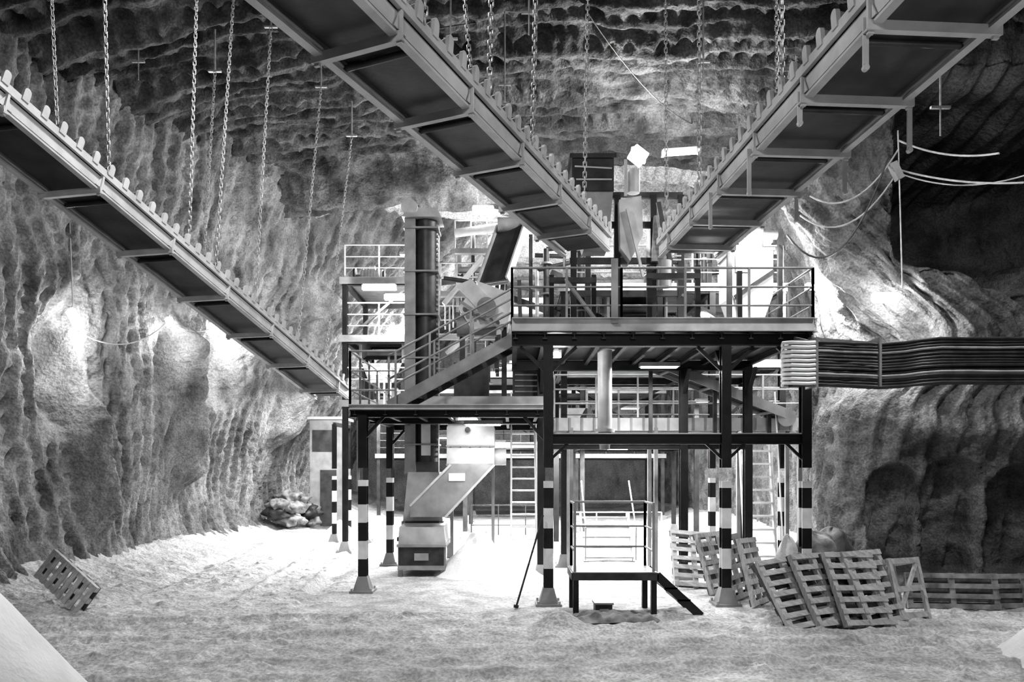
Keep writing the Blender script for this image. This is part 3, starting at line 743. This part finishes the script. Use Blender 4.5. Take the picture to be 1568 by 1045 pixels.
for px,py,d in ((690,60,12.5),(773,130,14.5),(1077,95,13),(810,20,11.5),(212,95,14),(1440,165,9)):
    a=W(px,py,d); b.cyl(a,(a.x,a.y,11.5),.015,'galv',6); b.beam(a-V((.12,0,0)),a+V((.12,0,0)),.04,.03,'galv'); b.cyl(a,a-V((0,0,.35)),.012,'galv',6)
b.make('ceiling_anchors')
# ------------------------------------------------------------ lamps
def light(kind,loc,e,size=.5,rot=None,parent=None,sy=None):
    l=bpy.data.lights.new('lamp_light',kind); l.energy=e
    if kind=='AREA':
        l.size=size
        if sy: l.shape='RECTANGLE'; l.size_y=sy
    else: l.shadow_soft_size=size
    o=bpy.data.objects.new('light_source',l); o.location=loc
    if rot: o.rotation_euler=rot
    bpy.context.collection.objects.link(o)
    if parent: o.parent=parent
    return o
def tubelamp(p,q,e,off=(0,-.25,-.25),r=.05,ls=.12,name='fluorescent_lamp'):
    b=MB(); p=V(p);q=V(q)
    b.beam(p+V((0,.03,.08)),q+V((0,.03,.08)),.16,.05,'mid'); b.cyl(p,q,r,'lamp',10)
    for a in (p,q): b.box(a.x-.03,a.x+.03,a.y-.06,a.y+.06,a.z-.06,a.z+.08,'mid')
    o=b.make(name)
    if e: light('POINT',(p+q)/2+V(off),e,ls,parent=o)
    return o
tubelamp(W(108,476,dA),W(122,502,dA+.05),110,(.1,.25,-.45),.10,ls=.2)
tubelamp(W(258,488,dB),W(262,500,dB),60,(.1,.2,-.35),.09)
tubelamp(W(322,496,20.2),W(334,512,20.3),330,(-.1,.8,-.1),.10)
tubelamp(W(556,441,21.2),W(606,441,21.2),250,(0,-.3,-.3),.08)
tubelamp(W(590,456,20.5),W(625,456,20.5),180,(0,-.3,-.3),.08)
tubelamp(W(565,570,18.5),W(600,570,18.5),180,(0,-.4,-.3),.07)
tubelamp(W(725,322,20.3),W(755,322,20.3),350,(0,.4,-.5),.12)
tubelamp(W(968,232,16.6),W(986,246,16.6),650,(.1,-.3,-.15),.18)
tubelamp(W(1015,236,17.5),W(1070,232,17.5),450,(.0,.3,-.3),.06)
dR=min(max(onwall(BR,1365,470,15)-.6,13.2),16)
tubelamp(W(1338,456,dR),W(1374,456,dR),180,(0,.1,-.45),.11,ls=.2)
tubelamp(W(1070,483,14.5),W(1088,483,14.5),60,(0,0,-.2),.07)
tubelamp(W(846,543,14),W(857,543,14),40,(0,-.1,-.2),.07)
tubelamp(W(700,640,16.0),W(735,640,16.0),12,(0,-.5,-.1),.05)
tubelamp(W(1150,368,16.6),W(1180,368,16.6),220,(.2,.2,-.3),.1)
tubelamp(W(1140,360,14.6),W(1165,360,14.6),110,(0,-.1,-.2),.06)
tubelamp(W(1235,440,17.6),W(1255,440,17.6),500,(0,0,-.2),.07)
def fill_lamp(x,y,z,e,size=1.2):  # added fill fixture, put in to brighten the interior and floor
    b=MB(); b.box(x-.4,x+.4,y-.12,y+.12,z,z+.08,'mid'); b.box(x-.36,x+.36,y-.09,y+.09,z-.02,z,'lamp'); o=b.make('fill_light')
    light('AREA',(x,y,z-.06),e,size,parent=o,sy=.5)
for x,y,z,e in ((-2.0,20.5,3.3,300),(1.6,20,3.2,480),(4.2,20.4,3.2,480),(-.6,24,3.3,500),(3.5,24.5,3.1,480),(6.3,23.5,4.6,300),(-6.0,24.5,5.2,420),(0,31,5,550),(5,31,5,550),(-6,33,5.5,600),(3,14.9,4.5,170),(-.6,15.3,3.35,60),(0,22.5,9.6,350),(3.5,22.5,9.6,350),(-3.2,23.5,9.3,300)):
    fill_lamp(x,y,z,e)
for x,y,z,e in ((-.5,29.5,8.5,900),(4.5,29.5,8.5,900),(-4.0,29.5,8.0,750)):  # added tubes that make the tunnel ceiling glow white
    tubelamp((x-.4,y,z),(x+.4,y,z),e,(0,.3,-.4),.1)
light('AREA',(-1.0,-2.0,8.0),290,1.5,(math.radians(62),0,0)).name='unseen_fill_light'  # added fill lights out of view, brightening the hall
light('AREA',(4.5,2.0,3.2),60,1.0,(math.radians(100),0,math.radians(15))).name='unseen_fill_light'
light('AREA',(-3.0,9.5,9.9),400,.7,(math.radians(10),0,0)).name='unseen_fill_light'  # added fills above the frame, lifting floor and conveyors
light('AREA',(6.5,9.5,9.6),360,.7,(math.radians(18),0,0)).name='unseen_fill_light'
# ------------------------------------------------------------ world / camera
w=bpy.data.worlds.new('World'); w.use_nodes=True; bpy.context.scene.world=w
w.node_tree.nodes['Background'].inputs[0].default_value=(1,1,1,1); w.node_tree.nodes['Background'].inputs[1].default_value=.004
vs_=bpy.context.scene.view_settings
vs_.view_transform='Standard'
try: vs_.look='Medium High Contrast'
except Exception: pass
cam=bpy.data.cameras.new('camera'); co=bpy.data.objects.new('camera',cam); bpy.context.collection.objects.link(co)
co.location=(0,0,CZ); co.rotation_euler=(math.pi/2,0,0)
cam.sensor_width=36; cam.lens=F/1568*36; cam.shift_y=(720-522.5)/1568
cam.clip_end=200
bpy.context.scene.camera=co
